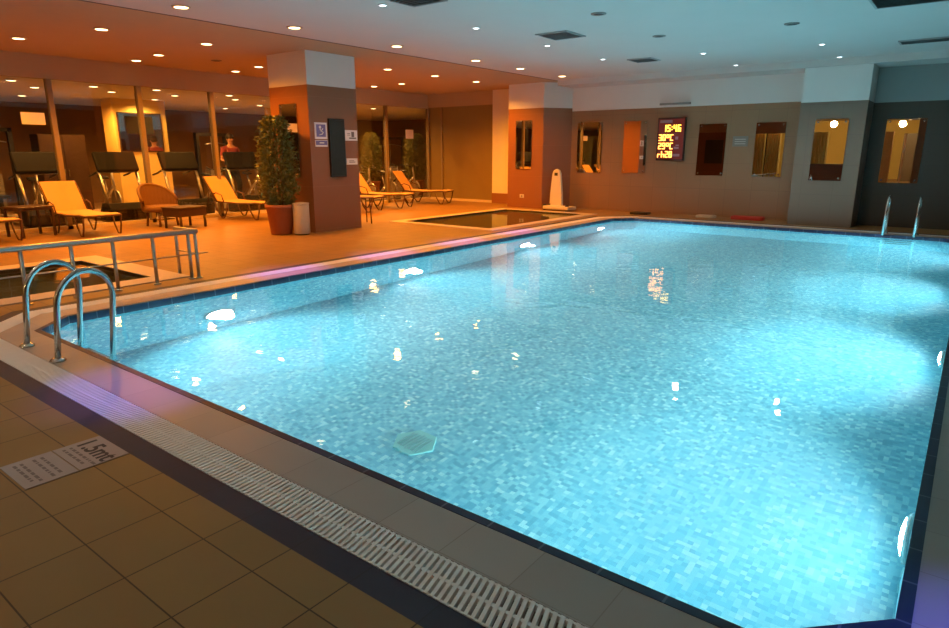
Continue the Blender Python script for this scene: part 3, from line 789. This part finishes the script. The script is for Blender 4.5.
# downlights
R1 = [(-8.35, y) for y in (4.7, 6.44, 8.59, 10.84, 12.45, 14.27)]
R2 = [(-10.75, y) for y in (4.75, 6.44, 10.75, 12.34, 13.98)]
R3 = [(-12.65, y) for y in (4.28, 6.57, 8.75, 11.0, 13.16)] + [(-13.75, y) for y in (4.0, 6.67, 8.89, 13.2)]
W1 = [(-6.24, y) for y in (6.19, 8.11, 10.13, 12.23)]
W2 = [(-4.41, 12.67), (-4.42, 14.75), (-2.46, 12.89), (-2.48, 14.75)]
GL = [(-15.2, 4.9), (-15.2, 6.4), (-14.9, 7.6), (-14.9, 9.4), (-16.4, 5.7), (-16.2, 7.2), (-16.0, 8.6), (-15.9, 10.2), (-17.3, 11.9), (-17.3, 14.2), (-19.3, 12.0), (-15.4, 12.8), (-17.6, 8.9), (-15.6, 14.9), (-19.0, 6.3)]
BK_FILL = [(-11.0, 1.5), (-8.4, 2.2), (-12.6, 1.6), (-6.2, 0.2), (-3.4, -1.2), (-0.4, -1.6), (-8.4, -1.6), (-11.0, -2.5)]
proto = {}
def downlight(x, y, z, kind, label, group):
    key = kind
    if key not in proto:
        r = {'warm': 0.085, 'cool': 0.045}[kind]
        t = thing('downlight', label, 'ceiling light', (x, y, z), group=group)
        mb = MB(); mb.lathe([(r, -.012), (r * 1.35, -.010), (r * 1.4, 0), (r, 0)], n=20, caps=False); mb.build('trim_ring', 'satin' if kind == 'warm' else 'white', t)
        mb = MB(); mb.lathe([(r * .55, -.016), (r * .98, -.011), (r * .98, -.002)], n=20); mb.build('lens', 'lampglow' if kind == 'warm' else 'coolglow', t)
        proto[key] = t
    else: dup(proto[key], label, (x, y, z), 0, group)
ORANGE = (1.0, 0.30, 0.012)
for x, y in R1:
    downlight(x, y, CEIL, 'warm', 'warm downlight in the row on the pool side of the ceiling groove', 'downlights beside the ceiling groove')
    add_light('downlight_light', 'SPOT', (x, y, CEIL - .05), 105, (1.0, 0.38, 0.04), 0.07, 130, (0, 0, -1), 0.7)
for x, y in R2:
    downlight(x, y, CEIL, 'warm', 'warm downlight in the middle row over the lounge, level with the column', 'downlights in the middle lounge row')
    add_light('downlight_light', 'SPOT', (x, y, CEIL - .05), 400, ORANGE, 0.07, 156, (0, 0, -1), 0.6)
for x, y in R3:
    downlight(x, y, CEIL, 'warm', 'warm downlight over the loungers, near the gym glass', 'downlights near the gym glass')
    add_light('downlight_light', 'SPOT', (x, y, CEIL - .05), 290 if x > -13 else 90, ORANGE, 0.07, 150 if x > -13 else 120, (0, 0, -1), 0.6)
for x, y in W1:
    downlight(x, y, CEIL, 'cool', 'tiny white ceiling light in the row over the pool, lounge side', 'tiny lights over the pool')
for (x, y), lab in zip(W2, ('tiny white ceiling light over the far pool end, past the second vent', 'tiny white ceiling light nearest the brown back wall', 'tiny white ceiling light before the grey pier, farther from the wall', 'tiny white ceiling light just in front of the grey pier')):
    downlight(x, y, CEIL, 'cool', lab, None)
    if y < 14: add_light('downlight_light', 'SPOT', (x, y, CEIL - .05), 75, (1.0, 0.74, 0.48), 0.05, 150, (0, 0, -1), 0.7)
for x, y in GL:
    downlight(x, y, GT, 'warm', 'warm downlight in the gym ceiling behind the glass', 'downlights in the gym')
for x, y in ((-15.2, 5.5), (-15.2, 8.5), (-15.4, 12.8), (-17.6, 7.2), (-18.2, 11.0), (-15.6, 14.6), (-16.6, 17.0), (-16, 2.5)):
    add_light('gym_light', 'SPOT', (x, y, GT - .06), 420, (1.0, 0.42, 0.08), 0.1, 165, (0, 0, -1), 0.6)
add_light('gym_column_light', 'SPOT', (-17.6, 8.6, GT - .06), 200, (1.0, 0.55, 0.14), 0.1, 150, (0, 0, -1), 0.6)
for x, y in BK_FILL:  # lamps added out of view behind the camera to light the foreground
    downlight(x, y, CEIL, 'warm', 'added warm fill downlight in the ceiling behind the photographer', 'added fill downlights behind the photographer')
    add_light('downlight_light', 'SPOT', (x, y, CEIL - .05), 130 if x < -9 else 58, ORANGE if x < -9 else (1.0, 0.78, 0.54), 0.07, 140, (0, 0, -1), 0.7)
for x, y in ((-6.6, -10.5), (-5.4, -11.5), (-3.9, -9.6), (-3.0, -11.2), (-3.5, -12.6), (-6.0, -12.8)):
    downlight(x, y, CEIL, 'warm', 'warm downlight in the lobby ceiling, seen in the mirrors', 'downlights in the lobby')
for x in (-9.3, -6.2, -3.4):
    add_light('lobby_light', 'POINT', (x, BY - 1.6, 2.9), 140, (1.0, 0.72, 0.30), 0.15)
# violet accent spots on the coping
for p, e_ in (((-4.2, 1.74, 3.2), 330), ((0.35, 2.1, 3.2), 480), ((-6.95, 5.0, 3.2), 500), ((-6.95, 6.8, 3.2), 500), ((-6.95, 8.6, 3.2), 500), ((-6.95, 10.4, 3.2), 500)):
    add_light('violet_spot', 'SPOT', p, e_, ((0.12, 0.10, 1.0) if p[0] > -6 else (0.22, 0.13, 1.0)) if p[0] < 0 else (0.10, 0.10, 1.0), 0.05, 26, (0, 0, -1), 1.0)

# ------------------------------------------------------------------ ceiling fittings
def vent(label, x, y, w, d, n, mat='vent', rz=0.0, z=CEIL):
    t = thing('ceiling_vent', label, 'vent', (x, y, z), rz)
    mb = MB()
    for a in ((-w/2, w/2, -d/2, -d/2 + .03), (-w/2, w/2, d/2 - .03, d/2), (-w/2, -w/2 + .03, -d/2 + .03, d/2 - .03), (w/2 - .03, w/2, -d/2 + .03, d/2 - .03)): mb.box(*a, -.02, 0)
    mb.build('frame', 'ventp', t)
    mb = MB(); mb.box(-w/2 + .03, w/2 - .03, -d/2 + .03, d/2 - .03, -.004, 0); mb.build('backing', 'dark', t)
    for k in range(n):
        q = -d/2 + .03 + (k + .5) * (d - .06) / n
        mb = MB(); mb.cbox((0, q, -.012), (w - .06, .035, .004), (R(38), 0, 0)); mb.build('louvre', mat, t)
vent('square louvred ceiling vent nearest above the middle of the pool', -5.55, 9.4, .56, .62, 7, 'ventp')
vent('square louvred ceiling vent farther over the pool, before the brown wall', -5.64, 12.82, .50, .50, 6)
vent('square louvred ceiling vent cut by the top photo edge', -5.70, 6.2, .56, .56, 7, 'ventp')
vent('large dark ceiling vent cut by the upper right photo corner', -0.95, 9.75, .85, .85, 8)
vent('long dark slot vent in the ceiling before the darkest wall', -0.70, 13.5, 1.4, .42, 3)
for (x, y), lab in (((-4.34, 8.32), 'small round dark ceiling speaker nearest over the pool'), ((-4.36, 10.44), 'small round dark ceiling speaker over the middle of the pool'), ((-2.46, 10.64), 'small round dark ceiling speaker over the right of the pool'), ((-12.5, 7.67), 'unlit dark round fitting in the lounge ceiling')):
    t = thing('ceiling_speaker', lab, 'speaker', (x, y, CEIL))
    mb = MB(); mb.lathe([(0.07, -.015), (0.10, -.012), (0.105, 0)], n=18); mb.build('rim', 'grey', t)
    mb = MB(); mb.lathe([(0.03, -.018), (0.069, -.0155)], n=16); mb.build('grille', 'black', t)

# ------------------------------------------------------------------ gym equipment
def make_treadmill(label):
    t = thing('treadmill', label, 'treadmill', group='treadmills behind the gym glass')
    mb = MB(); mb.box(-.95, .62, -.30, .30, .10, .17); mb.build('deck', 'black', t, bevel=.01)
    mb = MB(); mb.box(-.93, .60, -.24, .24, .17, .176); mb.build('belt', 'gymfloor', t)
    for s in (-1, 1):
        mb = MB(); mb.box(-.97, .62, s * .36 - .06, s * .36 + .06, .06, .19); mb.build('side_rail', 'grey', t, bevel=.01)
        mb = MB(); mb.tube([(.78, s * .40, .16), (.42, s * .40, 1.22)], 0.035, 8); mb.build('upright', 'satin', t)
        mb = MB(); mb.tube([(.42, s * .38, 1.12), (.10, s * .38, 1.02), (-.12, s * .38, .98)], 0.024, 8); mb.build('handrail', 'black', t)
    prof = [(.45, .05), (1.0, .05), (1.03, .28), (.92, .42), (.60, .40), (.45, .20)]
    mb = MB(); mb.extrude_profile(prof, 'y', -.50, .50); mb.build('motor_hood', 'matte', t, bevel=.02)
    mb = MB(); mb.cbox((.42, 0, 1.30), (.10, .90, .46), (0, R(-25), 0)); c_ = mb.build('console', 'matte', t, bevel=.03)
    mb = MB(); mb.cbox((.365, 0, 1.335), (.012, .5, .2), (0, R(-25), 0)); mb.build('display', 'blackglass', c_)
    mb = MB(); mb.tube([(.36, -.40, 1.08), (.36, .40, 1.08)], 0.025, 8); mb.build('cross_bar', 'grey', t)
    return t
tm = make_treadmill('treadmill behind the lounger next to the dark wooden table')
tm.location = (-15.85, 5.2, 0)
dup(tm, 'treadmill behind the glass at the edge of the photo', (-15.85, 3.55, 0))
dup(tm, 'treadmill straight behind the round-backed wicker armchair', (-15.85, 6.75, 0))
dup(tm, 'treadmill behind the low dark wicker table', (-15.85, 8.2, 0))
dup(tm, 'treadmill with the person in maroon on it', (-15.85, 9.9, 0))
dup(tm, 'treadmill behind the tall potted plant', (-15.85, 11.4, 0))

def make_bike(label):
    t = thing('exercise_bike', label, 'exercise bike', group='exercise bikes behind the gym glass')
    mb = MB(); mb.lathe([(0.24, -.02), (0.26, -.012), (0.26, .012), (0.24, .02)], (.38, 0, .32), 24, mat=Matrix.Rotation(PI/2, 4, 'X')); mb.build('flywheel', 'satin', t)
    mb = MB(); mb.tube([(.42, 0, .32), (.30, 0, .85), (.28, 0, 1.02)], 0.03, 8); mb.tube([(.33, 0, .70), (-.10, 0, .40), (-.42, 0, .10)], 0.035, 8); mb.tube([(-.05, 0, .40), (-.22, 0, .84)], 0.028, 8); mb.build('frame', 'satin', t)
    for x in (.46, -.42):
        mb = MB(); mb.tube([(x, -.25, .04), (x, .25, .04)], 0.035, 8); mb.build('foot_bar', 'grey', t)
    mb = MB(); mb.extrude_profile([(-.36, .86), (-.10, .84), (-.08, .88), (-.2, .92), (-.36, .93)], 'y', -.09, .09); mb.build('saddle', 'black', t, bevel=.02)
    mb = MB(); mb.tube([(.18, -.2, 1.10), (.38, -.2, 1.04), (.28, -.05, 1.02), (.28, .05, 1.02), (.38, .2, 1.04), (.18, .2, 1.10)], 0.018, 7); mb.build('handlebar', 'black', t)
    mb = MB(); mb.tube([(.0, -.12, .22), (.0, -.06, .38), (.0, .06, .38), (.0, .12, .54)], 0.014, 6); mb.build('crank', 'satin', t)
    for y, z in ((-.16, .22), (.16, .54)):
        mb = MB(); mb.cbox((0, y, z), (.1, .08, .025)); mb.build('pedal', 'black', t)
    return t
bk = make_bike('exercise bike behind the glass, nearest to the column'); bk.location = (-15.5, 14.3, 0); bk.rotation_euler = (0, 0, R(-10))
dup(bk, 'exercise bike behind the glass, second past the column', (-15.6, 15.35, 0), R(-10))
dup(bk, 'exercise bike behind the glass, nearest to the tinted panels', (-15.6, 16.4, 0), R(-6))
dup(bk, 'exercise bike in the second row, deeper in the gym', (-17.3, 17.3, 0), R(10))

for (x, y, a), lab in zip(((-17.8, 4.4, 10), (-17.75, 5.85, -8), (-17.75, 7.5, 0), (-17.75, 10.35, 0), (-17.8, 11.75, 0)),
        ('exercise bike in the second row, behind the treadmill nearest the dark wooden table', 'exercise bike in the second row, before the dark cabinet', 'exercise bike in the second row, below the hanging television', 'exercise bike in the second row, just past the lit yellow column', 'exercise bike in the second row, behind the person in maroon')):
    dup(bk, lab, (x, y, 0), R(a))

def cable_machine(label, x, y, rz):
    t = thing('weight_machine', label, 'weight machine', (x, y, 0), rz, group='weight machines deep in the gym')
    for s in (-1, 1):
        mb = MB(); mb.box(-.06, .06, s * .55 - .05, s * .55 + .05, 0, 2.1); mb.build('upright', 'black', t)
    mb = MB(); mb.box(-.06, .06, -.6, .6, 2.0, 2.1); mb.build('top_beam', 'black', t)
    mb = MB(); mb.box(-.4, .4, -.6, -.5, 0, .08); mb.box(-.4, .4, .5, .6, 0, .08); mb.build('foot', 'grey', t)
    mb = MB()
    for k in range(10): mb.box(-.12, .12, -.22, .22, .15 + k * .085, .225 + k * .085)
    mb.build('weight_stack', 'grey', t)
    mb = MB(); mb.tube([(0, 0, 1.0), (0, 0, 2.0)], 0.012, 6); mb.tube([(.2, -.4, 1.75), (.15, 0, 1.82), (.2, .4, 1.75)], 0.018, 6); mb.build('pull_bar', 'satin', t)
    mb = MB(); mb.box(.25, .7, -.16, .16, .42, .50); mb.box(.42, .5, -.04, .04, 0, .42); mb.build('seat', 'black', t, bevel=.02)
    return t
cable_machine('tall black weight machine behind the treadmills nearest the photo edge', -19.2, 5.4, 0)
cable_machine('tall black weight machine behind the person in maroon', -19.3, 11.4, R(10))
cable_machine('tall black weight machine behind the exercise bikes', -18.6, 18.6, R(-20))
for (x, y), lab in zip(((-16.5, 15.6), (-17.0, 18.2), (-16.0, 17.3)), ('potted plant inside the gym just past the column, behind the bikes', 'potted plant inside the gym behind the middle bike', 'potted plant inside the gym nearest the tinted panels')):
    dup(plant, lab, (x, y, 0), x * 3)
# dark cabinet
t = thing('storage_cabinet', 'tall dark cabinet deep in the gym behind the treadmills', 'cabinet', (-19.0, 6.95, 0))
mb = MB(); mb.box(-.25, .25, -.55, .55, 0, 1.95); mb.build('body', 'darkwood', t)
for s in (-1, 1):
    mb = MB(); mb.box(.25, .27, s * .275 - .265, s * .275 + .265, .05, 1.92); d_ = mb.build('door', 'darkwood', t)
    mb = MB(); mb.tube([(.285, s * .05, .9), (.285, s * .05, 1.1)], 0.01, 6); mb.build('handle', 'steel', d_)
# hanging television
t = thing('television', 'black television hanging from the gym ceiling', 'television', (-16.2, 7.75, 1.93))
mb = MB(); mb.box(-.06, 0, -.33, .33, 0, .42); mb.build('case', 'black', t, bevel=.01)
mb = MB(); mb.box(0, .004, -.31, .31, .02, .40); mb.build('screen', 'blackglass', t)
mb = MB(); mb.tube([(-.03, 0, .42), (-.03, 0, GT - 1.93)], 0.02, 8); mb.build('ceiling_pole', 'grey', t)
# mirror on the gym column
t = thing('gym_mirror', 'bluish mirror on the lit yellow gym column', 'mirror', (-18.0, 8.62, 1.55))
mb = MB(); mb.box(0, .02, -.55, .55, 0, .95); mb.build('mirror_glass', 'mirror', t)
mb = MB(); mb.box(.0, .025, -.58, -.55, -.03, .98); mb.box(0, .025, .55, .58, -.03, .98); mb.box(0, .025, -.55, .55, -.03, 0); mb.box(0, .025, -.55, .55, .95, .98); mb.build('frame', 'darkwood', t)
# uplighter lamp
t = thing('wall_lamp', 'glowing wall lamp on the far gym pier', 'lamp', (-17.98, 12.95, 2.0))
mb = MB(); mb.lathe([(0.06, 0), (0.13, .35), (0.12, .35)], (0.14, 0, 0), 16); mb.build('shade', emit('lamp_shade_glow', (1, 0.55, 0.14), 2.2, (0.6, 0.4, 0.15)), t)
mb = MB(); mb.box(0, .1, -.03, .03, .05, .12); mb.build('bracket', 'satin', t)

# person on the treadmill, walking towards the glass (+x)
def skin_body(name, verts, edges, mat, parent, sub=2):
    me = bpy.data.meshes.new(name); me.from_pydata([v[:3] for v in verts], edges, [])
    o = bpy.data.objects.new(name, me); COL.objects.link(o); o.parent = parent
    sk = o.modifiers.new('skin', 'SKIN'); sk.use_smooth_shade = True
    for v, s in zip(me.skin_vertices[0].data, verts):
        v.radius = (s[3], s[4] if len(s) > 4 else s[3])
    me.skin_vertices[0].data[0].use_root = True
    ss = o.modifiers.new('sub', 'SUBSURF'); ss.levels = sub; ss.render_levels = sub
    me.materials.append(M[mat]); return o
pr = thing('person', 'person in a maroon shirt walking on a treadmill behind the glass', 'person', (-15.95, 9.95, 0.176))
V_ = [(0, 0, .93, .13, .16), (0, 0, 1.12, .11, .14), (.01, 0, 1.30, .12, .17), (.01, 0, 1.44, .08, .12), (.02, 0, 1.52, .05), (.03, 0, 1.60, .075, .07), (.035, 0, 1.69, .09, .075), (.03, 0, 1.76, .05),
      (0, .10, .86, .085), (.16, .10, .50, .06), (.06, .10, .10, .04), (.18, .10, .04, .03),
      (0, -.10, .86, .085), (-.02, -.10, .48, .06), (-.26, -.10, .16, .04), (-.20, -.10, .05, .03),
      (.0, .20, 1.40, .055), (-.04, .26, 1.13, .042), (.18, .24, 1.10, .033), (.26, .22, 1.12, .03),
      (.0, -.20, 1.40, .055), (-.02, -.26, 1.13, .042), (.20, -.24, 1.12, .033), (.28, -.22, 1.14, .03)]
E_ = [(0,1),(1,2),(2,3),(3,4),(4,5),(5,6),(6,7),(0,8),(8,9),(9,10),(10,11),(0,12),(12,13),(13,14),(14,15),(3,16),(16,17),(17,18),(18,19),(3,20),(20,21),(21,22),(22,23)]
# fingers and thumbs, each a short chain out of the palm
for hnd, sg in ((19, 1), (23, -1)):
    hx_, hy_, hz_ = V_[hnd][:3]
    for q, (dy, L_) in enumerate(((-.024, .055), (-.008, .065), (.008, .062), (.024, .05))):
        i = len(V_); V_.append((hx_ + .045, hy_ + dy, hz_ + .012, .010)); V_.append((hx_ + .045 + L_ * .6, hy_ + dy, hz_ - .005, .009)); V_.append((hx_ + .045 + L_ * .7, hy_ + dy, hz_ - .035, .008))
        E_ += [(hnd, i), (i, i + 1), (i + 1, i + 2)]
    i = len(V_); V_.append((hx_ + .01, hy_ - sg * .04, hz_ - .005, .011)); V_.append((hx_ + .045, hy_ - sg * .05, hz_ - .025, .009)); E_ += [(hnd, i), (i, i + 1)]
skin_body('body', V_, E_, 'skin', pr)
skin_body('shirt', [(0, 0, .95, .145, .175), (0, 0, 1.12, .125, .155), (.01, 0, 1.30, .135, .185), (.01, 0, 1.45, .085, .13), (.0, .20, 1.41, .07), (-.03, .245, 1.22, .062), (.0, -.20, 1.41, .07), (-.02, -.245, 1.22, .062)],
          [(0,1),(1,2),(2,3),(3,4),(4,5),(3,6),(6,7)], 'maroon', pr)
skin_body('trousers', [(0, 0, .95, .14, .17), (0, .10, .85, .10), (.16, .10, .50, .075), (.07, .10, .14, .06), (0, -.10, .85, .10), (-.02, -.10, .48, .075), (-.24, -.10, .19, .06)],
          [(0,1),(1,2),(2,3),(0,4),(4,5),(5,6)], 'navycloth', pr)
mb = MB(); bmesh.ops.create_uvsphere(mb.bm, u_segments=16, v_segments=10, radius=0.115)
for v in mb.bm.verts: v.co = Vector((v.co.x * .98 + .015, v.co.y * .9, max(v.co.z, -.03 - .05 * (v.co.x < 0)) + 1.715))
for f in mb.bm.faces: f.smooth = True
mb.build('hair', 'hair', pr)
mb = MB()
mb.lathe([(0.008, -.02), (0.016, -.01), (0.01, .03)], (.125, 0, 1.655), 8)
for s in (-1, 1):
    mb.lathe([(0.008, -.012), (0.022, 0), (0.008, .025)], (.03, s * .088, 1.66), 8)
mb.build('nose_and_ears', 'skin', pr)
mb = MB()
for s in (-1, 1): mb.cbox((.122, s * .032, 1.685), (.01, .022, .01))
mb.cbox((.112, 0, 1.615), (.01, .045, .009)); mb.build('eyes_and_mouth', 'hair', pr)

# ------------------------------------------------------------------ world + render look
wd = bpy.data.worlds.new('world'); SC.world = wd; wd.use_nodes = True
wd.node_tree.nodes['Background'].inputs[0].default_value = (0.05, 0.04, 0.03, 1)
wd.node_tree.nodes['Background'].inputs[1].default_value = 0.02
vs = SC.view_settings
vs.view_transform = 'Standard'; vs.look = 'None'; vs.gamma = 1.0; vs.exposure = 0.0; vs.use_curve_mapping = False
cy = SC.cycles
cy.use_denoising = True
cy.max_bounces = 12; cy.diffuse_bounces = 5; cy.glossy_bounces = 6; cy.transmission_bounces = 8; cy.transparent_max_bounces = 12
cy.caustics_refractive = True; cy.caustics_reflective = False
cy.sample_clamp_indirect = 4.0
cy.blur_glossy = 0.5
